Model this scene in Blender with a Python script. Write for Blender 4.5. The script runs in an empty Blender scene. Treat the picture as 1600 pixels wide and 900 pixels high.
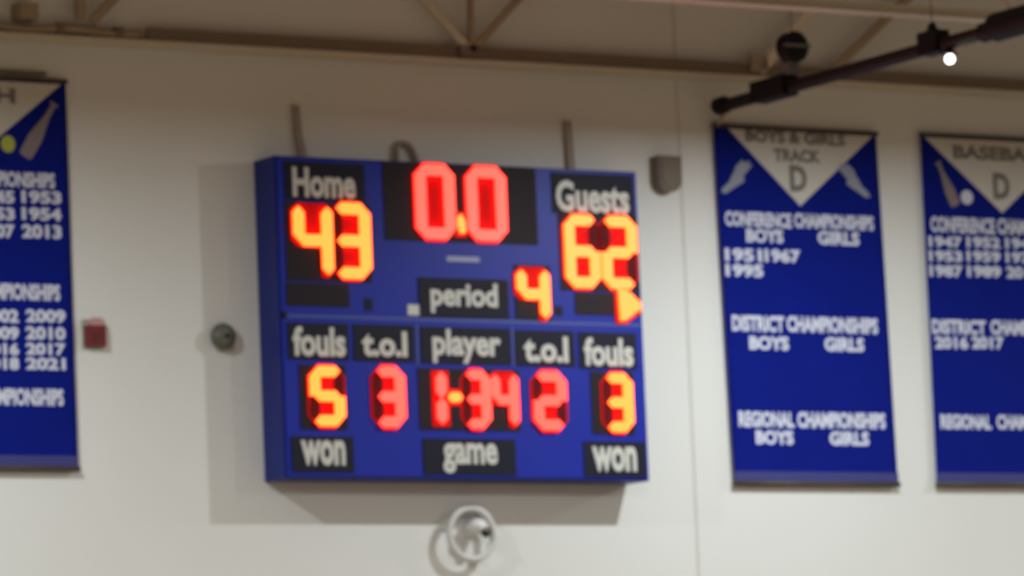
import bpy, bmesh, math, random
from mathutils import Vector, Matrix
random.seed(4)
S = bpy.context.scene
COL = S.collection

# ------------------------------------------------------------------ camera
cam_d = bpy.data.cameras.new('camera')
cam = bpy.data.objects.new('camera', cam_d); COL.objects.link(cam)
cam_d.sensor_width = 36.0
cam_d.lens = 7900.0 / 1600.0 * 36.0
cam_d.clip_start = 0.1; cam_d.clip_end = 200
_yaw, _pit, _rol = math.radians(31.24), math.radians(6.88), math.radians(-2.354)
fwd = Vector((math.sin(_yaw)*math.cos(_pit), math.cos(_yaw)*math.cos(_pit), math.sin(_pit)))
rgt = Vector((math.cos(_yaw), -math.sin(_yaw), 0)); upv = rgt.cross(fwd)
r2 = rgt*math.cos(_rol) + upv*math.sin(_rol); u2 = -rgt*math.sin(_rol) + upv*math.cos(_rol)
M = Matrix((r2, u2, -fwd)).transposed().to_4x4()
M.translation = Vector((0, 0, 5.0)) - fwd*29.05
cam.matrix_world = M
# a hand-held telephoto shot focused short of the wall
cam_d.dof.use_dof = True
cam_d.dof.focus_distance = 14.0
cam_d.dof.aperture_fstop = 6.0
S.camera = cam

# ------------------------------------------------------------------ light and exposure
S.view_settings.view_transform = 'Standard'
S.view_settings.look = 'None'
S.view_settings.gamma = 1.0
S.view_settings.use_curve_mapping = False
S.view_settings.exposure = 0.08
world = bpy.data.worlds.new('world'); S.world = world; world.use_nodes = True
bg = world.node_tree.nodes['Background']
bg.inputs[0].default_value = (0.9, 0.8, 0.65, 1); bg.inputs[1].default_value = 0.02
NEAR_ROW_W = 118.0      # lamps of the row next to the end wall
FAR_ROW_W = 450.0       # lamps of the rows over the court
LAMP_COL = (0.93, 1.0, 1.02)
FAR_COL = (0.98, 0.97, 0.92)

# ------------------------------------------------------------------ materials
def mat(name, color, rough=0.6, metal=0.0, var=0.06, scale=8.0, bump=0.0, spec=0.5, emit=None, coat=0.0):
    m = bpy.data.materials.new(name); m.use_nodes = True
    nt = m.node_tree; b = nt.nodes['Principled BSDF']
    tc = nt.nodes.new('ShaderNodeTexCoord'); nz = nt.nodes.new('ShaderNodeTexNoise')
    nz.inputs['Scale'].default_value = scale; nz.inputs['Detail'].default_value = 4
    nt.links.new(tc.outputs['Object'], nz.inputs['Vector'])
    mx = nt.nodes.new('ShaderNodeMix'); mx.data_type = 'RGBA'
    c = Vector(color)
    mx.inputs[6].default_value = (*(c*(1-var)), 1); mx.inputs[7].default_value = (*(c*(1+var)), 1)
    nt.links.new(nz.outputs['Fac'], mx.inputs[0]); nt.links.new(mx.outputs[2], b.inputs['Base Color'])
    b.inputs['Roughness'].default_value = rough; b.inputs['Metallic'].default_value = metal
    b.inputs['Specular IOR Level'].default_value = spec
    if coat: b.inputs['Coat Weight'].default_value = coat
    if bump:
        bp = nt.nodes.new('ShaderNodeBump'); bp.inputs['Strength'].default_value = bump; bp.inputs['Distance'].default_value = 0.01
        nt.links.new(nz.outputs['Fac'], bp.inputs['Height']); nt.links.new(bp.outputs[0], b.inputs['Normal'])
    if emit:
        b.inputs['Emission Color'].default_value = (*emit, 1); b.inputs['Emission Strength'].default_value = 1.0
    return m

def wall_mat():
    m = mat('painted_masonry', (0.755, 0.77, 0.75), 0.75, var=0.025, scale=1.2, spec=0.25)
    nt = m.node_tree; b = nt.nodes['Principled BSDF']
    tc = nt.nodes.new('ShaderNodeTexCoord'); sp = nt.nodes.new('ShaderNodeSeparateXYZ'); cb = nt.nodes.new('ShaderNodeCombineXYZ')
    nt.links.new(tc.outputs['Object'], sp.inputs[0]); nt.links.new(sp.outputs[0], cb.inputs[0]); nt.links.new(sp.outputs[2], cb.inputs[1])
    br = nt.nodes.new('ShaderNodeTexBrick'); br.inputs['Scale'].default_value = 1.0
    br.inputs['Brick Width'].default_value = 0.4; br.inputs['Row Height'].default_value = 0.2
    br.inputs['Mortar Size'].default_value = 0.006; br.inputs['Mortar Smooth'].default_value = 1.0
    nt.links.new(cb.outputs[0], br.inputs['Vector'])
    bp = nt.nodes.new('ShaderNodeBump'); bp.inputs['Strength'].default_value = 0.05; bp.inputs['Distance'].default_value = 0.01; bp.invert = True
    nt.links.new(br.outputs['Fac'], bp.inputs['Height']); nt.links.new(bp.outputs[0], b.inputs['Normal'])
    return m

def floor_mat():
    m = mat('maple_court', (0.235, 0.170, 0.112), 0.35, var=0.18, scale=3.0, spec=0.4)
    nt = m.node_tree
    nz = [n for n in nt.nodes if n.type == 'TEX_NOISE'][0]; mp = nt.nodes.new('ShaderNodeMapping')
    tc = [n for n in nt.nodes if n.type == 'TEX_COORD'][0]
    mp.inputs['Scale'].default_value = (0.4, 6.0, 1.0)
    nt.links.new(tc.outputs['Object'], mp.inputs[0]); nt.links.new(mp.outputs[0], nz.inputs['Vector'])
    return m

MT = dict(
    wall=wall_mat(), floor=floor_mat(),
    sidewall=mat('side_wall_paint', (0.34, 0.30, 0.25), 0.8),
    joint=mat('joint_sealant', (0.66, 0.66, 0.63), 0.8),
    deck=mat('roof_deck_paint', (0.55, 0.50, 0.42), 0.7),
    steel=mat('cream_steel', (0.64, 0.60, 0.50), 0.55),
    bandsteel=mat('brown_steel', (0.20, 0.15, 0.11), 0.6),
    pale=mat('pale_steel', (0.80, 0.70, 0.56), 0.6),
    drab=mat('drab_brown', (0.38, 0.30, 0.21), 0.7),
    pipe=mat('dark_pipe', (0.015, 0.009, 0.010), 0.6, spec=0.2),
    black=mat('black_paint', (0.008, 0.008, 0.012), 0.6, spec=0.2),
    greyband=mat('grey_strap', (0.16, 0.16, 0.18), 0.5),
    sbblue=mat('scoreboard_blue', (0.005, 0.020, 0.36), 0.45, var=0.05, scale=3, spec=0.25),
    sbtrim=mat('scoreboard_blue_edge', (0.010, 0.022, 0.20), 0.45, var=0.05, spec=0.25),
    seam=mat('panel_seam', (0.045, 0.075, 0.32), 0.5),
    mask=mat('black_mask', (0.017, 0.012, 0.017), 0.6, var=0.1, spec=0.2),
    plate=mat('caption_plate', (0.011, 0.012, 0.026), 0.6, var=0.1, spec=0.2),
    vinyl=mat('white_vinyl', (0.62, 0.64, 0.60), 0.5, var=0.03),
    bluegrey=mat('pale_blue_vinyl', (0.30, 0.35, 0.55), 0.5),
    lens=mat('red_glow_plate', (0.75, 0.004, 0.004), 0.6, var=0.05, spec=0.1),  # bloom around the lit LEDs, put into the plate colour as red
    lensunlit=mat('dark_lens', (0.10, 0.006, 0.008), 0.6, var=0.05, spec=0.1),
    amber=mat('amber_led', (0.2, 0.08, 0.02), 0.5, emit=(5.5, 0.53, 0.065)),
    red=mat('red_led', (0.2, 0.02, 0.02), 0.5, emit=(5.0, 0.165, 0.105)),
    cloth=mat('royal_blue_cloth', (0.003, 0.011, 0.215), 0.85, var=0.12, scale=4, bump=0.05, spec=0.1),
    clothw=mat('white_cloth', (0.62, 0.61, 0.57), 0.8, var=0.04, spec=0.25),
    printw=mat('white_print', (0.68, 0.72, 0.86), 0.8, var=0.03, spec=0.2),
    printg=mat('grey_print', (0.21, 0.20, 0.19), 0.8, var=0.05, spec=0.2),
    printt=mat('tan_print', (0.26, 0.22, 0.24), 0.8, var=0.1, spec=0.2),
    printy=mat('yellow_print', (0.45, 0.52, 0.10), 0.8, var=0.1, spec=0.2),
    rod=mat('dark_rod', (0.06, 0.045, 0.04), 0.5),
    hem=mat('hem_blue', (0.035, 0.04, 0.20), 0.7),
    alarm=mat('alarm_red', (0.17, 0.010, 0.012), 0.4),
    strobe=mat('strobe_lens', (0.50, 0.28, 0.27), 0.25),
    bell=mat('grey_green_paint', (0.115, 0.12, 0.095), 0.45),
    bellbox=mat('box_grey', (0.42, 0.40, 0.35), 0.6),
    tan=mat('tan_plastic', (0.17, 0.135, 0.10), 0.55),
    strapbrown=mat('brown_strap', (0.36, 0.30, 0.24), 0.6),
    wire=mat('white_wire', (0.66, 0.66, 0.64), 0.6, spec=0.2),
    white=mat('white_plastic', (0.80, 0.80, 0.80), 0.35),
    dark=mat('dark_glass', (0.02, 0.02, 0.02), 0.2),
    bulb=mat('lit_bulb', (0.9, 0.9, 0.9), 0.4, emit=(5.0, 5.0, 4.7)),
    diff=mat('lamp_diffuser', (0.9, 0.9, 0.88), 0.6),
    shade=mat('lamp_shade', (0.10, 0.10, 0.10), 0.5),
)

# ------------------------------------------------------------------ mesh helpers
def link(name, me, m, parent=None):
    o = bpy.data.objects.new(name, me); COL.objects.link(o)
    if m is not None:
        me.materials.clear(); me.materials.append(MT[m] if isinstance(m, str) else m)
    if parent is not None: o.parent = parent
    return o

def finish(bm, name, m, parent=None, smooth=False, bevel=0.0, seg=2):
    if bevel:
        bmesh.ops.bevel(bm, geom=[e for e in bm.edges if len(e.link_faces) == 2 and e.calc_face_angle(0) > 0.5],
                        offset=bevel, segments=seg, affect='EDGES', profile=0.5)
    bmesh.ops.recalc_face_normals(bm, faces=bm.faces)
    me = bpy.data.meshes.new(name); bm.to_mesh(me); bm.free()
    if smooth:
        for p in me.polygons: p.use_smooth = True
    return link(name, me, m, parent)

def box_bm(bm, x0, x1, y0, y1, z0, z1):
    vs = [bm.verts.new((x, y, z)) for x in (x0, x1) for y in (y0, y1) for z in (z0, z1)]
    for f in ((0,1,3,2), (4,6,7,5), (0,4,5,1), (2,3,7,6), (0,2,6,4), (1,5,7,3)):
        bm.faces.new([vs[i] for i in f])
    return vs

def box(name, m, parent, x0, x1, y0, y1, z0, z1, bevel=0.0):
    bm = bmesh.new(); box_bm(bm, x0, x1, y0, y1, z0, z1)
    return finish(bm, name, m, parent, bevel=bevel)

def cyl_bm(bm, p, q, r, n=20, r2=None):
    p, q = Vector(p), Vector(q); d = (q-p).normalized()
    a = d.orthogonal().normalized(); b = d.cross(a); r2 = r if r2 is None else r2
    A = [bm.verts.new(p + (a*math.cos(t) + b*math.sin(t))*r) for t in [2*math.pi*i/n for i in range(n)]]
    B = [bm.verts.new(q + (a*math.cos(t) + b*math.sin(t))*r2) for t in [2*math.pi*i/n for i in range(n)]]
    for i in range(n): bm.faces.new((A[i], A[(i+1) % n], B[(i+1) % n], B[i]))
    bm.faces.new(A[::-1]); bm.faces.new(B)

def cyl(name, m, parent, p, q, r, n=20, r2=None, bevel=0.0):
    bm = bmesh.new(); cyl_bm(bm, p, q, r, n, r2)
    o = finish(bm, name, m, parent, bevel=bevel)
    for f in o.data.polygons: f.use_smooth = len(f.vertices) <= 4
    return o

def prism(name, m, parent, pts, y0, y1, bevel=0.0):
    """polygon in X-Z (front view, counter-clockwise) from back y0 to front y1"""
    bm = bmesh.new()
    A = [bm.verts.new((x, y0, z)) for x, z in pts]; B = [bm.verts.new((x, y1, z)) for x, z in pts]
    n = len(pts); bm.faces.new(A); bm.faces.new(B[::-1])
    for i in range(n): bm.faces.new((A[i], B[i], B[(i+1) % n], A[(i+1) % n]))
    return finish(bm, name, m, parent, bevel=bevel)

def tube(name, m, parent, pts, r, n=10, closed=False):
    bm = bmesh.new(); P = [Vector(p) for p in pts]; K = len(P); rings = []
    up = Vector((0, 1, 0.01)).normalized()
    for i in range(K):
        if closed: d = (P[(i+1) % K] - P[i-1]).normalized()
        else: d = (P[min(i+1, K-1)] - P[max(i-1, 0)]).normalized()
        a = d.cross(up)
        if a.length < 1e-3: a = d.orthogonal()
        a.normalize(); b = d.cross(a)
        rings.append([bm.verts.new(P[i] + (a*math.cos(t) + b*math.sin(t))*r) for t in [2*math.pi*j/n for j in range(n)]])
    for i in range(K if closed else K-1):
        A, B = rings[i], rings[(i+1) % K]
        for j in range(n): bm.faces.new((A[j], A[(j+1) % n], B[(j+1) % n], B[j]))
    if not closed: bm.faces.new(rings[0][::-1]); bm.faces.new(rings[-1])
    return finish(bm, name, m, parent, smooth=True)

def bar(name, m, parent, p, q, w, t):
    """flat steel bar from p to q: w wide in the X-Z plane, t thick in Y"""
    p, q = Vector(p), Vector(q); d = (q-p).normalized(); s = d.cross(Vector((0, 1, 0))).normalized()*(w/2); y = Vector((0, t/2, 0))
    bm = bmesh.new(); vs = [bm.verts.new(c + a*s + b*y) for c in (p, q) for a in (-1, 1) for b in (-1, 1)]
    for f in ((0,1,3,2), (4,6,7,5), (0,4,5,1), (2,3,7,6), (0,2,6,4), (1,5,7,3)): bm.faces.new([vs[i] for i in f])
    return finish(bm, name, m, parent)

def lathe(name, m, parent, prof, centre, n=32):
    """profile (radius, y) turned about an axis along Y through centre"""
    bm = bmesh.new(); cx, cy, cz = centre; rings = []
    for r, y in prof:
        if r < 1e-5: rings.append([bm.verts.new((cx, cy+y, cz))])
        else: rings.append([bm.verts.new((cx+r*math.cos(t), cy+y, cz+r*math.sin(t))) for t in [2*math.pi*i/n for i in range(n)]])
    for A, B in zip(rings, rings[1:]):
        for i in range(n):
            if len(A) == 1 and len(B) == 1: continue
            if len(A) == 1: bm.faces.new((A[0], B[(i+1) % n], B[i]))
            elif len(B) == 1: bm.faces.new((A[i], A[(i+1) % n], B[0]))
            else: bm.faces.new((A[i], A[(i+1) % n], B[(i+1) % n], B[i]))
    return finish(bm, name, m, parent, smooth=True)

_txt = {}
def text_mesh(s, bold=0.03, ext=0.0):
    k = (s, bold, ext)
    if k not in _txt:
        cu = bpy.data.curves.new('lettering', 'FONT'); cu.body = s; cu.size = 1.0
        cu.offset = bold; cu.extrude = ext; cu.resolution_u = 3
        o = bpy.data.objects.new('lettering', cu); COL.objects.link(o)
        dg = bpy.context.evaluated_depsgraph_get(); dg.update()
        me = bpy.data.meshes.new_from_object(o.evaluated_get(dg))
        bpy.data.objects.remove(o); bpy.data.curves.remove(cu)
        vs = [v.co.copy() for v in me.vertices]; fs = [tuple(p.vertices) for p in me.polygons]
        bpy.data.meshes.remove(me)
        x0 = min(v.x for v in vs); x1 = max(v.x for v in vs); y0 = min(v.y for v in vs); y1 = max(v.y for v in vs)
        _txt[k] = ([((v.x-x0)/(x1-x0)-0.5, (v.y-y0)/(y1-y0)-0.5, v.z) for v in vs], fs)
    return _txt[k]

def lettering(s, m, parent, cx, cz, w, h, y, thick=0.0, wave=None, shear=None, bold=0.03, name='lettering'):
    """flat print (or raised by thick) of the words s, centred at cx, cz, facing -Y"""
    vs, fs = text_mesh(s, bold, 0.5 if thick else 0.0)
    out = []
    for a, b, c in vs:
        x = cx + a*w; z = cz + b*h
        yy = y - c*thick
        if shear: x += shear(z)
        if wave: yy += wave(x, z)
        out.append((x, yy, z))
    me = bpy.data.meshes.new(name); me.from_pydata(out, [], fs); me.update()
    return link(name, me, m, parent)

def thing(name, label, cat, loc, group=None):
    o = bpy.data.objects.new(name, None); COL.objects.link(o); o.empty_display_size = 0.1
    o['label'] = label; o['category'] = cat
    if group: o['group'] = group
    _anchor.append((o, Vector(loc)))
    return o
_anchor = []
def settle():
    """move each thing's Empty to its base while its parts stay where they are"""
    for o, l in _anchor:
        o.location = l
        for c in o.children: c.matrix_parent_inverse = Matrix.Translation(-l)

def struct(o): o['kind'] = 'structure'; return o

# ------------------------------------------------------------------ the gymnasium shell
XL, XR, YB, ZT = -21.0, 13.0, -31.0, 7.15
struct(box('floor', 'floor', None, XL, XR, YB, 0.0, -0.2, 0.0))
struct(box('ceiling', 'deck', None, XL-0.3, XR+0.3, YB-0.3, 0.3, ZT, ZT+0.2))
struct(box('wall_left', 'sidewall', None, XL-0.3, XL, YB, 0.3, -0.2, ZT))
struct(box('wall_right', 'sidewall', None, XR, XR+0.3, YB, 0.3, -0.2, ZT))
struct(box('wall_rear', 'sidewall', None, XL-0.3, XR+0.3, YB-0.3, YB, -0.2, ZT))
# end wall: backing with two painted panels that meet in a narrow sealed joint
wall = struct(box('wall_back', 'joint', None, XL, XR, 0.006, 0.3, -0.2, ZT))
JX = 1.187
box('panel', 'wall', wall, XL, JX-0.011, 0.0, 0.006, 0.0, ZT)
box('panel', 'wall', wall, JX+0.011, XR, 0.0, 0.006, 0.0, ZT)
# light ledge along the head of the wall and the dark channel on it
struct(box('trim_1', 'steel', None, XL, XR, -0.085, 0.0, 6.272, 6.306, bevel=0.004))

# ------------------------------------------------------------------ roof steel
tr = thing('roof_truss', 'cream steel truss with dark bottom channel along the head of the end wall', 'truss', (0, -0.06, 6.306))
bmc = bmesh.new()
box_bm(bmc, -2.335, XR, -0.075, -0.060, 6.306, 6.380); box_bm(bmc, -2.335, XR, -0.060, 0.0, 6.306, 6.314)
finish(bmc, 'bottom_channel', 'bandsteel', tr)
box('top_chord', 'steel', tr, XL, XR, -0.12, -0.002, 7.05, 7.15)
for p, q, w, m in (((-0.275, 6.35), (-0.99, 7.06), 0.045, 'steel'), ((-0.262, 6.35), (-0.245, 7.06), 0.030, 'drab'),
                ((-0.262, 6.35), (0.46, 7.06), 0.040, 'drab'), ((1.730, 6.34), (2.45, 7.06), 0.060, 'pale'),
                ((2.26, 6.37), (3.10, 7.06), 0.050, 'drab'), ((-2.749, 6.40), (-2.742, 7.06), 0.055, 'drab'),
                ((-2.68, 6.39), (-2.0, 7.06), 0.05, 'drab'), ((4.9, 6.35), (5.6, 7.06), 0.05, 'steel'), ((4.9, 6.35), (4.2, 7.06), 0.05, 'steel')):
    bar('web_member', m, tr, (p[0], -0.09, p[1]), (q[0], -0.09, q[1]), w, 0.03)
box('gusset_plate', 'bandsteel', tr, -0.34, -0.21, -0.105, -0.078, 6.315, 6.385)
box('gusset_plate', 'drab', tr, 1.66, 1.78, -0.105, -0.078, 6.33, 6.43)

def joist(y, label):
    j = thing('roof_joist', label, 'joist', (0, y, 6.33), 'open web roof joists')
    bm = bmesh.new()
    box_bm(bm, XL, XR, y-0.055, y-0.006, 6.33, 6.337); box_bm(bm, XL, XR, y-0.013, y-0.006, 6.337, 6.392)
    box_bm(bm, XL, XR, y+0.006, y+0.055, 6.33, 6.337); box_bm(bm, XL, XR, y+0.006, y+0.013, 6.337, 6.392)
    finish(bm, 'bottom_chord', 'steel', j)
    box('top_chord', 'steel', j, XL, XR, y-0.05, y+0.05, 7.08, 7.149)
    x = -7.5; k = 0
    while x < 9:
        bar('web_member', 'steel', j, (x, y, 6.36 if k % 2 else 7.1), (x+0.75, y, 7.1 if k % 2 else 6.36), 0.025, 0.010)
        x += 0.75; k += 1
joist(-1.955, 'cream open web steel joist crossing the top right corner')

# clutter on the wall head at the far left
jb = thing('junction_box', 'small brown box on the wall head at the top left', 'box', (-3.065, -0.06, 6.306))
box('body', 'drab', jb, -3.125, -3.005, -0.10, -0.001, 6.386, 6.472, bevel=0.012)
box('lid', 'drab', jb, -3.119, -3.011, -0.108, -0.099, 6.392, 6.467, bevel=0.003)
cd = thing('conduit', 'dented brown conduit lying along the wall head at the top left', 'conduit', (-2.9, -0.04, 6.306))
pts = [(-4.6 + 0.08*i, -0.045, 6.342 + 0.010*math.sin(i*0.9)) for i in range(29)]
tube('pipe', 'drab', cd, pts, 0.028)
for x in (-3.3, -2.86, -2.5): box('pipe_clip', 'bandsteel', cd, x-0.02, x+0.02, -0.08, -0.004, 6.306, 6.376, bevel=0.004)

# ------------------------------------------------------------------ pipe with its fittings
PX, PZ = 1.41, 6.10
pp = thing('ceiling_pipe', 'dark brown steel pipe running out from the wall above the track banner', 'pipe', (PX, -0.12, PZ))
cyl('tube', 'pipe', pp, (PX, -0.10, PZ), (PX, -7.0, PZ), 0.038, 24)
lathe('end_cap', 'black', pp, [(0, -0.06), (0.046, -0.058), (0.052, -0.05), (0.052, 0.03), (0.046, 0.038), (0, 0.04)], (PX, -0.13, PZ+0.005), 24)
tube('banner_hook', 'drab', pp, [(PX+0.02, -0.12, PZ-0.04), (PX+0.022, -0.10, PZ-0.07), (PX+0.022, -0.06, PZ-0.09), (PX+0.022, -0.035, PZ-0.085)], 0.012)
cl = box('pipe_clamp', 'black', pp, PX-0.055, PX+0.055, -0.86, -0.52, PZ-0.045, PZ+0.075, bevel=0.02)
box('pipe_clamp', 'black', pp, PX-0.05, PX+0.05, -2.36, -2.19, PZ-0.042, PZ+0.085, bevel=0.02)
prism('clamp_lug', 'black', pp, [(PX-0.03, PZ+0.08), (PX+0.03, PZ+0.08), (PX+0.008, PZ+0.135), (PX-0.008, PZ+0.135)], -2.25, -2.29)
cyl('hanger_rod', 'pipe', pp, (PX, -2.27, PZ+0.12), (PX, -2.27, ZT), 0.0025, 8)
bmk = bmesh.new()
cyl_bm(bmk, (PX, -2.86, PZ+0.01), (PX, -3.30, PZ+0.01), 0.080, 20)
finish(bmk, 'coupling', 'black', pp, bevel=0.015)
bmk = bmesh.new(); cyl_bm(bmk, (PX, -2.74, PZ), (PX, -2.88, PZ), 0.055, 20)
finish(bmk, 'coupling_neck', 'pipe', pp)
# pulley block over the first clamp
pl = thing('pulley_block', 'black rounded pulley block with grey strap above the dark pipe', 'pulley', (PX, -0.90, 6.172))
lathe('sheave', 'black', pl, [(0, -0.055), (0.070, -0.055), (0.092, -0.035), (0.080, 0.0), (0.092, 0.035), (0.070, 0.055), (0, 0.055)], (PX, -0.90, 6.325), 28)
st = box('strap', 'greyband', pl, PX-0.096, PX+0.085, -0.967, -0.955, 6.318, 6.336, bevel=0.003)
box('bracket', 'greyband', pl, PX-0.03, PX+0.045, -0.90, -0.80, 6.172, 6.262, bevel=0.005)
cyl('hanger_rod', 'pipe', pl, (PX, -0.90, 6.40), (PX, -0.90, ZT), 0.0025, 8)
# ------------------------------------------------------------------ lamps of the hall
def hall_lamp(x, y, z, w, size, spread, label):
    t = thing('high_bay_lamp', label, 'lamp', (x, y, z), 'hall lamps')
    bm = bmesh.new(); cyl_bm(bm, (x, y, z+0.015), (x, y, z+0.13), size*0.62, 28, size*0.25)
    finish(bm, 'shade', 'shade', t)
    cyl('diffuser', 'diff', t, (x, y, z+0.004), (x, y, z+0.014), size*0.5, 28)
    cyl('hanger_rod', 'shade', t, (x, y, z+0.13), (x, y, ZT), 0.01, 8)
    L = bpy.data.lights.new('lamp_light', 'AREA'); L.shape = 'DISK'; L.size = size; L.energy = w; L.color = FAR_COL
    L.spread = math.radians(spread)
    lo = bpy.data.objects.new('lamp_light', L); COL.objects.link(lo); lo.location = (x, y, z); lo.parent = t
def wall_lamp(x, y, z, label):
    """bare white bulb in a black cap that hangs close to the end wall and throws its light down"""
    t = thing('pin_lamp', label, 'lamp', (x, y, z), 'bulbs along the end wall')
    bm = bmesh.new(); cyl_bm(bm, (x, y, z+0.012), (x, y, z+0.045), 0.046, 20, 0.020)
    finish(bm, 'cap', 'black', t)
    cyl('stem', 'black', t, (x, y, z+0.044), (x, y, ZT if x != PX else PZ-0.030), 0.012, 10)
    bm = bmesh.new(); bmesh.ops.create_uvsphere(bm, u_segments=18, v_segments=10, radius=0.027)
    for v in bm.verts: v.co = Vector((x+v.co.x, y+v.co.y, z-0.012+v.co.z))
    finish(bm, 'bulb', 'bulb', t, smooth=True)
    L = bpy.data.lights.new('lamp_light', 'AREA'); L.shape = 'DISK'; L.size = 0.09; L.energy = NEAR_ROW_W; L.color = LAMP_COL
    lo = bpy.data.objects.new('lamp_light', L); COL.objects.link(lo); lo.location = (x, y, z-0.046); lo.parent = t
wall_lamp(PX, -2.42, 6.020, 'small round white lamp shining under the dark pipe')
wall_lamp(-5.0, -2.42, 6.020, 'white lamp near the end wall left of the scoreboard')
wall_lamp(6.4, -2.42, 6.020, 'white lamp near the end wall right of the banners')
for y, row in ((-10.5, 'nearer'), (-19.0, 'farther')):
    for x, side in ((-13.0, 'left side'), (-5.0, 'middle'), (6.0, 'right side')):
        hall_lamp(x, y, 6.65, FAR_ROW_W, 0.40, 172, 'round hall lamp over the %s of the court, %s row' % (side, row))

# ------------------------------------------------------------------ scoreboard
SX0, SX1, SZ0, SZ1, FY = -1.657, 0.720, 3.870, 5.667, -0.255
sb = thing('scoreboard', 'blue electronic scoreboard with lit red and amber digits on the wall', 'scoreboard', (-0.47, -0.13, SZ0))
box('housing', 'sbtrim', sb, SX0, SX1, FY+0.012, -0.004, SZ0, SZ1, bevel=0.006)
ZS = 4.770
box('face_panel', 'sbblue', sb, SX0+0.010, SX1-0.010, FY, FY+0.014, ZS+0.006, SZ1-0.010, bevel=0.003)
box('face_panel', 'sbblue', sb, SX0+0.010, SX1-0.010, FY, FY+0.014, SZ0+0.010, ZS-0.006, bevel=0.003)
box('seam_strip', 'seam', sb, SX0+0.02, SX1-0.02, FY-0.002, FY+0.010, ZS-0.008, ZS+0.008)
for x in (-0.790, -0.165): box('divider_strip', 'seam', sb, x-0.006, x+0.006, FY-0.003, FY+0.005, 4.515, 4.740)
# mounting straps and conduit on top
bm = bmesh.new()
for (xa, za, xb, zb) in ((-1.386, 5.995, -1.375, 5.83), (-1.375, 5.83, -1.345, 5.660)):
    vs = [bm.verts.new((x+dx, y, z)) for (x, z) in ((xa, za), (xb, zb)) for dx in (-0.019, 0.019) for y in (-0.030, -0.004)]
    for f in ((0,1,3,2), (4,6,7,5), (0,4,5,1), (2,3,7,6), (0,2,6,4), (1,5,7,3)): bm.faces.new([vs[i] for i in f])
finish(bm, 'mounting_strap', 'strapbrown', sb)
bm = bmesh.new()
for (xa, za, xb, zb) in ((0.408, 5.985, 0.418, 5.82), (0.418, 5.82, 0.425, 5.660)):
    vs = [bm.verts.new((x+dx, y, z)) for (x, z) in ((xa, za), (xb, zb)) for dx in (-0.022, 0.022) for y in (-0.030, -0.004)]
    for f in ((0,1,3,2), (4,6,7,5), (0,4,5,1), (2,3,7,6), (0,2,6,4), (1,5,7,3)): bm.faces.new([vs[i] for i in f])
finish(bm, 'mounting_strap', 'strapbrown', sb)
tube('conduit_elbow', 'strapbrown', sb, [(-0.745, -0.02, 5.66), (-0.745, -0.02, 5.76), (-0.735, -0.02, 5.80), (-0.70, -0.02, 5.812), (-0.66, -0.02, 5.80), (-0.635, -0.02, 5.77), (-0.60, -0.02, 5.66)], 0.016)

# dark masks behind the digits
def mask(x0, x1, z0, z1):
    return box('digit_mask', 'mask', sb, x0, x1, FY-0.005, FY+0.005, z0, z1)
mask(-0.975, 0.030, 5.215, 5.658)
mask(-1.610, -1.070, 4.968, 5.410); mask(0.172, 0.705, 4.960, 5.405)
mask(-1.618, -1.220, 4.826, 4.958); mask(0.262, 0.705, 4.822, 4.952)
mask(-0.140, 0.100, 4.786, 5.098)
mask(-1.555, -1.262, 4.140, 4.500); mask(-0.797, -0.138, 4.146, 4.494); mask(0.342, 0.632, 4.136, 4.496)

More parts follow.
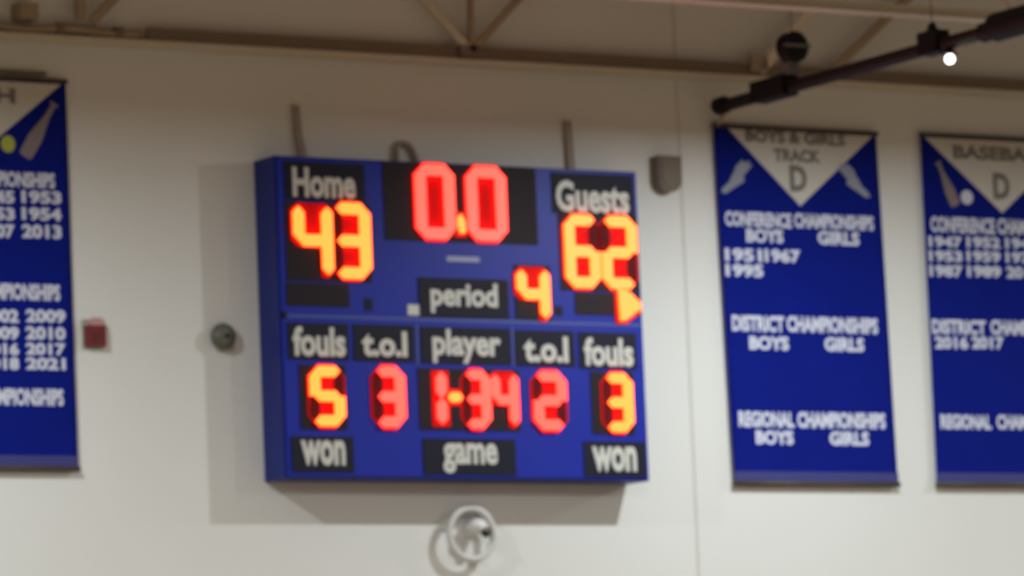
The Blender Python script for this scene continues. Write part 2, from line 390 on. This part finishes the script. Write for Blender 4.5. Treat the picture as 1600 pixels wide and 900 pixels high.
SEG = {'0': 'abcdef', '1': 'bc', '2': 'abged', '3': 'abgcd', '4': 'fgbc', '5': 'afgcd', '6': 'afgedc', '-': 'g'}
def digit(ch, m, x0, x1, z0, z1, t, proud=0.022):
    """seven-segment figure: backing plate with the LED glow painted in as red, raised lit segments, unlit ones dark"""
    g = 0.0012; h = t/2; k = t*0.95; zm = (z0+z1)/2; e = 0.014
    L, Rr, B, T = x0-e, x1+e, z0-e, z1+e
    if ch == '4':
        out = [(x1-t-0.006, B+h), (x1-h, B+h-0.01), (Rr, B+t), (Rr, T-t), (x1-h, T-h+0.01), (x0+h, T-h+0.01), (L, T-t), (L, zm), (x0+h, zm-h-0.004), (x1-t-0.006, zm-h-0.01)]
    else:
        out = [(x0+k, B), (x1-k, B), (Rr, z0+k), (Rr, z1-k), (x1-k, T), (x0+k, T), (L, z1-k), (L, z0+k)]
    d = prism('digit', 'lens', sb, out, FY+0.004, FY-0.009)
    y0, y1 = FY-0.008, FY-0.009-proud
    q = k/2
    P = {'a': [(x0+q+g, z1-q+g), (x0+t+g, z1-t), (x1-t-g, z1-t), (x1-q-g, z1-q+g), (x1-k, z1), (x0+k, z1)],
         'd': [(x0+q+g, z0+q-g), (x0+k, z0), (x1-k, z0), (x1-q-g, z0+q-g), (x1-t-g, z0+t), (x0+t+g, z0+t)],
         'g': [(x0+h+g, zm), (x0+t, zm-h), (x1-t, zm-h), (x1-h-g, zm), (x1-t, zm+h), (x0+t, zm+h)],
         'f': [(x0, zm+g), (x0+h, zm+g), (x0+t, zm+h+g), (x0+t, z1-t-g), (x0+q, z1-q-g), (x0, z1-k)],
         'e': [(x0, zm-g), (x0, z0+k), (x0+q, z0+q+g), (x0+t, z0+t+g), (x0+t, zm-h-g), (x0+h, zm-g)],
         'b': [(x1, zm+g), (x1, z1-k), (x1-q, z1-q-g), (x1-t, z1-t-g), (x1-t, zm+h+g), (x1-h, zm+g)],
         'c': [(x1, zm-g), (x1-h, zm-g), (x1-t, zm-h-g), (x1-t, z0+t+g), (x1-q, z0+q+g), (x1, z0+k)]}
    if ch == '0':      # no middle bar: straight inner edges
        for c_, i_ in (('f', 1), ('e', 5), ('b', 5), ('c', 1)):
            xx = x0+t if c_ in 'fe' else x1-t
            P[c_][i_] = (xx, P[c_][i_][1])
    if ch == '4':      # the left stroke runs into the bar with a sloped foot
        P['f'] = [(x0, zm+h), (x0+h, zm), (x0+t, zm+h+g), (x0+t, z1-t-g), (x0+q, z1-q-g), (x0, z1-k)]
    for s_ in 'abcdefg':
        if s_ in SEG[ch]: prism('segment', m, d, P[s_], y0, y1)
        elif not (ch == '0' or ch == '4'): prism('segment', 'lensunlit', d, P[s_], y0, FY-0.012)
    return d
digit('4', 'amber', -1.565, -1.322, 4.975, 5.412, 0.064); digit('3', 'amber', -1.318, -1.080, 4.985, 5.412, 0.064)
digit('0', 'red', -0.775, -0.525, 5.226, 5.652, 0.064); digit('0', 'red', -0.440, -0.185, 5.226, 5.652, 0.064)
digit('6', 'amber', 0.200, 0.430, 4.975, 5.398, 0.063); digit('2', 'amber', 0.448, 0.685, 4.975, 5.398, 0.063)
digit('4', 'amber', -0.132, 0.082, 4.765, 5.095, 0.060)
digit('5', 'amber', -1.497, -1.283, 4.157, 4.492, 0.060); digit('3', 'red', -1.093, -0.895, 4.155, 4.498, 0.060)
digit('3', 'red', -0.514, -0.340, 4.155, 4.488, 0.056); digit('4', 'red', -0.330, -0.155, 4.155, 4.488, 0.054)
digit('2', 'red', -0.050, 0.165, 4.152, 4.490, 0.060); digit('3', 'amber', 0.418, 0.613, 4.147, 4.488, 0.060)
d1 = prism('digit', 'lens', sb, [(-0.715, 4.165), (-0.60, 4.165), (-0.60, 4.48), (-0.715, 4.48)], FY+0.004, FY-0.009)  # this plate and those below also carry the glow as red colour
for z0, z1 in ((4.180, 4.322), (4.328, 4.470)):
    prism('segment', 'red', d1, [(-0.658, z0), (-0.628, z0+0.03), (-0.628, z1-0.03), (-0.658, z1), (-0.688, z1-0.03), (-0.688, z0+0.03)], FY-0.008, FY-0.031)
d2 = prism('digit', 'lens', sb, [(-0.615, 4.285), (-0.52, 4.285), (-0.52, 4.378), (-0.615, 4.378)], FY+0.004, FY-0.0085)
prism('segment', 'amber', d2, [(-0.612, 4.330), (-0.592, 4.304), (-0.545, 4.304), (-0.522, 4.330), (-0.545, 4.358), (-0.592, 4.358)], FY-0.008, FY-0.028)
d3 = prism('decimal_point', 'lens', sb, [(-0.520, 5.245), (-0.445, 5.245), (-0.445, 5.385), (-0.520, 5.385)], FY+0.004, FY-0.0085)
prism('segment', 'amber', d3, [(-0.490, 5.262), (-0.462, 5.268), (-0.460, 5.325), (-0.482, 5.372), (-0.502, 5.362), (-0.505, 5.320)], FY-0.008, FY-0.028)
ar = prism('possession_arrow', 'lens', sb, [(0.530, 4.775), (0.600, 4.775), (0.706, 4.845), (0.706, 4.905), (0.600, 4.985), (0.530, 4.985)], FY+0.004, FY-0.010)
prism('segment', 'amber', ar, [(0.556, 4.790), (0.590, 4.795), (0.690, 4.862), (0.692, 4.895), (0.610, 4.965), (0.548, 4.972)], FY-0.009, FY-0.030)

# caption plates with raised white words
def caption(word, px0, px1, pz0, pz1, tx0, tx1, tz0, tz1, bold=0.035):
    p = box('caption_plate', 'plate', sb, px0, px1, FY-0.006, FY+0.004, pz0, pz1, bevel=0.002)
    lettering(word, 'vinyl', p, (tx0+tx1)/2, (tz0+tz1)/2, tx1-tx0, tz1-tz0, FY-0.008, thick=0.003, bold=bold)
caption('Home', -1.604, -1.095, 5.420, 5.635, -1.556, -1.156, 5.436, 5.605)
caption('Guests', 0.135, 0.690, 5.405, 5.640, 0.160, 0.655, 5.414, 5.597)
caption('period', -0.771, -0.183, 4.785, 5.008, -0.698, -0.257, 4.808, 4.984)
caption('fouls', -1.620, -1.235, 4.528, 4.732, -1.590, -1.257, 4.545, 4.712)
caption('t.o.l', -1.203, -0.812, 4.526, 4.732, -1.152, -0.862, 4.552, 4.698, 0.04)
caption('player', -0.771, -0.183, 4.522, 4.729, -0.698, -0.249, 4.524, 4.718)
caption('t.o.l', -0.150, 0.244, 4.520, 4.724, -0.098, 0.198, 4.541, 4.692, 0.04)
caption('fouls', 0.273, 0.664, 4.512, 4.722, 0.305, 0.638, 4.527, 4.692)
caption('won', -1.621, -1.229, 3.902, 4.100, -1.563, -1.284, 3.938, 4.080)
caption('game', -0.782, -0.179, 3.894, 4.097, -0.656, -0.300, 3.903, 4.074)
caption('won', 0.276, 0.695, 3.892, 4.093, 0.330, 0.629, 3.920, 4.066)
# small marks on the face
box('name_strip', 'bluegrey', sb, -0.580, -0.365, FY-0.004, FY+0.003, 5.104, 5.134, bevel=0.003)
box('sticker', 'vinyl', sb, -0.846, -0.770, FY-0.004, FY+0.003, 4.792, 4.852, bevel=0.003)
box('lamp_window', 'plate', sb, -1.122, -1.072, FY-0.004, FY+0.003, 4.810, 4.878, bevel=0.002)
box('lamp_window', 'plate', sb, 0.123, 0.175, FY-0.004, FY+0.003, 4.813, 4.868, bevel=0.002)
lathe('side_latch', 'black', sb, [(0, 0.0), (0.018, 0.0), (0.02, 0.004), (0.02, 0.02)], (SX0+0.022, FY-0.006, 4.775), 16)

# ------------------------------------------------------------------ banners
def banner(x0, x1, z0, z1, skew, label, seed, groups, inset=0.0):
    cx = (x0+x1)/2; H = z1-z0
    root = thing('championship_banner', label, 'banner', (cx, -0.03, z0), 'championship banners')
    shear = (lambda z: skew*(z1-z)/H)
    rnd = random.Random(seed); ph = [rnd.uniform(0, 6) for _ in range(4)]
    def wave(x, z):
        g = (z1-z)/H
        return -0.004*g*(math.sin(5.2*(x-x0)+ph[0]) + 0.6*math.sin(9.0*(x-x0)+2.0*z+ph[1])) - 0.006*g*(1-g)*math.sin(3*z+ph[2])
    nx, nz = 24, 36; bm = bmesh.new(); F = []; Bk = []
    for j in range(nz+1):
        z = z0 + H*j/nz
        F.append([bm.verts.new((x0+(x1-x0)*i/nx+shear(z), -0.030+wave(x0+(x1-x0)*i/nx+shear(z), z), z)) for i in range(nx+1)])
        Bk.append([bm.verts.new((v.co.x, v.co.y+0.003, v.co.z)) for v in F[-1]])
    for j in range(nz):
        for i in range(nx):
            bm.faces.new((F[j][i], F[j][i+1], F[j+1][i+1], F[j+1][i])); bm.faces.new((Bk[j][i], Bk[j+1][i], Bk[j+1][i+1], Bk[j][i+1]))
    for j in range(nz):
        bm.faces.new((F[j][0], F[j+1][0], Bk[j+1][0], Bk[j][0])); bm.faces.new((F[j][nx], Bk[j][nx], Bk[j+1][nx], F[j+1][nx]))
    for i in range(nx):
        bm.faces.new((F[0][i], Bk[0][i], Bk[0][i+1], F[0][i+1])); bm.faces.new((F[nz][i], F[nz][i+1], Bk[nz][i+1], Bk[nz][i]))
    finish(bm, 'cloth', 'cloth', root, smooth=True)
    cyl('top_rod', 'rod', root, (x0-0.008, -0.034, z1-0.004), (x1+0.008, -0.034, z1-0.004), 0.013, 12)
    cyl('bottom_rod', 'rod', root, (x0+skew-0.006, -0.034, z0+0.004), (x1+skew+0.006, -0.034, z0+0.004), 0.016, 12)
    prism('bottom_hem', 'hem', root, [(x0+skew, z0+0.014), (x1+skew, z0+0.014), (x1+skew*0.97, z0+0.075), (x0+skew*0.97, z0+0.075)], -0.031, -0.0375)
    # white pennant stitched on under the top rod
    hw = (x1-x0)/2-0.030; zt = z1-0.020; drop = 0.445
    bm = bmesh.new(); n = 14; top = []; bot = []
    for i in range(n+1):
        x = cx-hw+inset+(2*hw-inset)*i/n if i != n//2 else cx; zz = zt-drop*(1-abs(x-cx)/(hw if x > cx else hw-inset))
        top.append(bm.verts.new((x+shear(zt), -0.0335+wave(x, zt), zt)))
        bot.append(bm.verts.new((x+shear(zz), -0.0335+wave(x+shear(zz), zz), min(zz, zt-0.0005))))
    for i in range(n): bm.faces.new((top[i], top[i+1], bot[i+1], bot[i]))
    ex = bmesh.ops.extrude_face_region(bm, geom=bm.faces[:])
    for v in [g for g in ex['geom'] if isinstance(g, bmesh.types.BMVert)]: v.co.y += 0.003
    pen = finish(bm, 'pennant', 'clothw', root)
    for (s, a, b, w, h, m, on) in groups:
        sh = None
        lettering(s, m, pen if on else root, a, b, w, h, -0.0365 if on else -0.0335, wave=(lambda x, z: wave(x, z)), bold=0.045)
    return root, wave

G, W = 'printg', 'printw'
LT, _ = banner(1.417, 2.590, 3.878, 6.008, 0.034, 'royal blue track banner with winged feet beside a white pennant', 1, [
    ('BOYS & GIRLS', 1.997, 5.952, 0.72, 0.074, G, 1), ('TRACK', 2.003, 5.844, 0.34, 0.078, G, 1), ('D', 2.004, 5.708, 0.125, 0.160, G, 1),
    ('CONFERENCE', 1.704, 5.450, 0.475, 0.090, W, 0), ('CHAMPIONSHIPS', 2.248, 5.455, 0.577, 0.090, W, 0),
    ('BOYS', 1.744, 5.354, 0.265, 0.082, W, 0), ('GIRLS', 2.276, 5.357, 0.303, 0.084, W, 0),
    ('1951', 1.586, 5.234, 0.262, 0.080, W, 0), ('1967', 1.865, 5.238, 0.257, 0.082, W, 0), ('1995', 1.588, 5.142, 0.268, 0.078, W, 0),
    ('DISTRICT', 1.668, 4.829, 0.373, 0.097, W, 0), ('CHAMPIONSHIPS', 2.202, 4.833, 0.658, 0.097, W, 0),
    ('BOYS', 1.740, 4.714, 0.283, 0.082, W, 0), ('GIRLS', 2.282, 4.718, 0.288, 0.084, W, 0),
    ('REGIONAL', 1.696, 4.261, 0.400, 0.095, W, 0), ('CHAMPIONSHIPS', 2.236, 4.262, 0.635, 0.097, W, 0),
    ('BOYS', 1.748, 4.154, 0.273, 0.083, W, 0), ('GIRLS', 2.285, 4.154, 0.287, 0.084, W, 0)], inset=0.075)
BB, _ = banner(2.920, 4.090, 3.882, 6.018, -0.008, 'royal blue baseball banner with bat and white ball, rightmost', 2, [
    ('BASEBALL', 3.512, 5.918, 0.72, 0.086, G, 1), ('D', 3.505, 5.718, 0.126, 0.165, G, 1),
    ('CONFERENCE', 3.200, 5.467, 0.480, 0.098, W, 0), ('CHAMPIONSHIPS', 3.755, 5.470, 0.590, 0.098, W, 0),
    ('1947', 3.064, 5.360, 0.249, 0.070, W, 0), ('1952', 3.348, 5.365, 0.255, 0.071, W, 0), ('1943', 3.639, 5.367, 0.253, 0.071, W, 0),
    ('1953', 3.060, 5.273, 0.248, 0.070, W, 0), ('1959', 3.344, 5.279, 0.255, 0.071, W, 0), ('1970', 3.637, 5.281, 0.253, 0.071, W, 0),
    ('1987', 3.058, 5.182, 0.248, 0.074, W, 0), ('1989', 3.342, 5.187, 0.255, 0.074, W, 0), ('2012', 3.635, 5.189, 0.253, 0.074, W, 0),
    ('DISTRICT', 3.130, 4.842, 0.400, 0.090, W, 0), ('CHAMPIONSHIPS', 3.690, 4.847, 0.650, 0.092, W, 0),
    ('2016', 3.069, 4.746, 0.248, 0.078, W, 0), ('2017', 3.339, 4.750, 0.240, 0.078, W, 0),
    ('REGIONAL', 3.146, 4.265, 0.377, 0.090, W, 0), ('CHAMPIONSHIPS', 3.685, 4.268, 0.620, 0.090, W, 0)])
SL, _ = banner(-3.990, -2.822, 3.925, 6.062, 0.004, 'royal blue banner with bat and yellow ball cut off at the left edge', 3, [
    ('PITCH', -3.390, 5.963, 0.52, 0.085, G, 1),
    ('CONFERENCE', -3.690, 5.500, 0.42, 0.086, W, 0), ('CHAMPIONSHIPS', -3.181, 5.505, 0.550, 0.086, W, 0),
    ('1953', -2.990, 5.412, 0.240, 0.072, W, 0), ('1954', -2.992, 5.319, 0.239, 0.072, W, 0), ('2013', -2.994, 5.224, 0.239, 0.076, W, 0),
    ('1945', -3.262, 5.406, 0.220, 0.072, W, 0), ('1953', -3.264, 5.313, 0.220, 0.072, W, 0), ('2007', -3.266, 5.219, 0.220, 0.076, W, 0),
    ('DISTRICT', -3.660, 4.886, 0.38, 0.092, W, 0), ('CHAMPIONSHIPS', -3.165, 4.890, 0.540, 0.092, W, 0),
    ('2009', -2.986, 4.760, 0.239, 0.074, W, 0), ('2010', -2.990, 4.667, 0.239, 0.073, W, 0), ('2017', -2.992, 4.580, 0.238, 0.068, W, 0), ('2021', -2.995, 4.500, 0.238, 0.068, W, 0),
    ('2002', -3.258, 4.756, 0.220, 0.074, W, 0), ('2009', -3.260, 4.662, 0.220, 0.073, W, 0), ('2016', -3.262, 4.576, 0.220, 0.068, W, 0), ('2018', -3.264, 4.497, 0.220, 0.068, W, 0),
    ('REGIONAL', -3.660, 4.312, 0.38, 0.092, W, 0), ('CHAMPIONSHIPS', -3.165, 4.317, 0.540, 0.094, W, 0)])
box('hanging_bar', 'tan', SL, -3.95, -2.935, -0.030, -0.006, 6.090, 6.108)
# emblems printed on the banners (thin appliques)
def flat(name, m, parent, pts, y=-0.0345):
    return prism(name, m, parent, pts, y+0.004, y-0.0025)
def ellipse(cx, cz, a, b, rot=0, n=24):
    c, s = math.cos(rot), math.sin(rot)
    return [(cx+a*math.cos(t)*c-b*math.sin(t)*s, cz+a*math.cos(t)*s+b*math.sin(t)*c) for t in [2*math.pi*i/n for i in range(n)]]
def bat(parent, m, tip, knob, w):
    t, k = Vector((tip[0], 0, tip[1])), Vector((knob[0], 0, knob[1])); d = (k-t).normalized(); s = Vector((-d.z, 0, d.x)); L = (k-t).length
    prof = [(0.0, 0.6), (0.03, 0.95), (0.35, 1.0), (0.6, 0.6), (0.75, 0.38), (0.96, 0.34), (0.965, 0.6), (1.0, 0.6)]
    a = [t+d*(L*u)+s*(w*v/2) for u, v in prof]; b = [t+d*(L*u)-s*(w*v/2) for u, v in prof]
    flat('bat_emblem', m, parent, [(p.x, p.z) for p in a+b[::-1]])
bat(SL, 'printt', (-3.085, 5.632), (-2.895, 5.935), 0.085)
flat('ball_emblem', 'printy', SL, ellipse(-3.183, 5.698, 0.042, 0.047))
bat(BB, 'printt', (3.155, 5.585), (3.035, 5.850), 0.075)
flat('ball_emblem', 'printw', BB, ellipse(3.240, 5.640, 0.044, 0.044))
bat(BB, 'printt', (3.865, 5.585), (3.985, 5.850), 0.075)
flat('ball_emblem', 'printw', BB, ellipse(3.770, 5.640, 0.044, 0.044))
def foot(parent, cx, cz, s):
    # running foot with a wing rising from the heel
    wing = [(-0.02, 0.0), (-0.09, 0.085), (-0.062, 0.082), (-0.075, 0.108), (-0.035, 0.094), (-0.03, 0.112), (0.012, 0.070), (0.03, 0.02)]
    sole = [(-0.03, 0.02), (-0.035, -0.02), (0.02, -0.055), (0.075, -0.095), (0.105, -0.092), (0.098, -0.066), (0.055, -0.025), (0.035, 0.022)]
    for nm, pts in (('wing_emblem', wing), ('foot_emblem', sole)):
        P = [(cx+s*x*1.2, cz+z) for x, z in pts]
        flat(nm, 'printt2', parent, P[::-1] if s < 0 else P, -0.0345 if nm[0] == 'w' else -0.0350)
MT['printt2'] = mat('pale_blue_print', (0.30, 0.33, 0.42), 0.8, var=0.1, spec=0.2)
foot(LT, 2.395, 5.705, 1); foot(LT, 1.575, 5.695, -1)

# ------------------------------------------------------------------ wall devices
al = thing('fire_alarm', 'small red fire alarm strobe on the wall beside the left banner', 'fire alarm', (-2.69, -0.03, 4.595))
box('backplate', 'bellbox', al, -2.757, -2.621, -0.012, 0.0, 4.592, 4.752, bevel=0.004)
box('body', 'alarm', al, -2.750, -2.634, -0.055, -0.010, 4.604, 4.715, bevel=0.010)
prism('strobe_lens', 'strobe', al, [(-2.728, 4.712), (-2.634, 4.712), (-2.640, 4.742), (-2.660, 4.758), (-2.705, 4.758), (-2.722, 4.742)], -0.010, -0.050, bevel=0.006)
for z in (4.628, 4.645, 4.662): box('sounder_slot', 'dark', al, -2.720, -2.668, -0.0575, -0.053, z, z+0.007)
bl = thing('alarm_bell', 'round grey green alarm bell on the wall left of the scoreboard', 'bell', (-1.888, -0.05, 4.585))
box('backbox', 'bellbox', bl, -1.935, -1.832, -0.035, 0.0, 4.600, 4.690, bevel=0.006)
lathe('gong', 'bell', bl, [(0.074, -0.030), (0.076, -0.040), (0.070, -0.058), (0.052, -0.074), (0.028, -0.083), (0, -0.085)], (-1.905, 0, 4.672), 32)
lathe('gong_bolt', 'black', bl, [(0.012, -0.080), (0.012, -0.094), (0.006, -0.097), (0, -0.097)], (-1.905, 0, 4.672), 12)
sn = thing('wall_speaker', 'tan rounded wall speaker between the scoreboard and the track banner', 'speaker', (1.06, -0.06, 5.585))
pts = [(0.985, 5.80), (0.985, 5.66)] + [(1.065+0.080*math.cos(a), 5.66+0.075*math.sin(a)) for a in [math.pi+math.pi*i/12 for i in range(1, 12)]] + [(1.145, 5.66), (1.145, 5.80)]
prism('body', 'tan', sn, pts, 0.0, -0.085, bevel=0.012)
prism('grille', 'tan', sn, [(1.065+(x-1.065)*0.75, 5.70+(z-5.70)*0.75) for x, z in pts], -0.080, -0.092, bevel=0.003)
dv = thing('wall_camera', 'small white camera with dark lens in a round wire guard below the scoreboard', 'camera', (-0.385, -0.06, 3.45))
lathe('mount', 'white', dv, [(0.055, 0.0), (0.055, -0.02), (0.03, -0.03), (0.026, -0.06), (0, -0.06)], (-0.36, 0, 3.612), 24)
bmb = bmesh.new()
bmesh.ops.create_uvsphere(bmb, u_segments=20, v_segments=12, radius=1.0)
for v in bmb.verts: v.co = Vector((-0.350+v.co.x*0.058, -0.092+v.co.y*0.060, 3.618+v.co.z*0.044))
finish(bmb, 'body', 'white', dv, smooth=True)
lathe('lens', 'dark', dv, [(0.027, 0.0), (0.030, -0.020), (0.020, -0.030), (0, -0.032)], (-0.318, -0.118, 3.582), 18)
def ring(r, y, n=40, cx=-0.385, cz=3.578): return [(cx+r*math.cos(t), y, cz+r*math.sin(t)) for t in [2*math.pi*i/n for i in range(n)]]
tube('guard_ring', 'wire', dv, ring(0.145, -0.085), 0.019, closed=True)
for k in range(3):
    a = 2*math.pi*k/3+0.9
    tube('guard_standoff', 'wire', dv, [(-0.385+0.145*math.cos(a), y, 3.578+0.145*math.sin(a)) for y in (-0.001, -0.04, -0.085)], 0.009, 8)

settle()
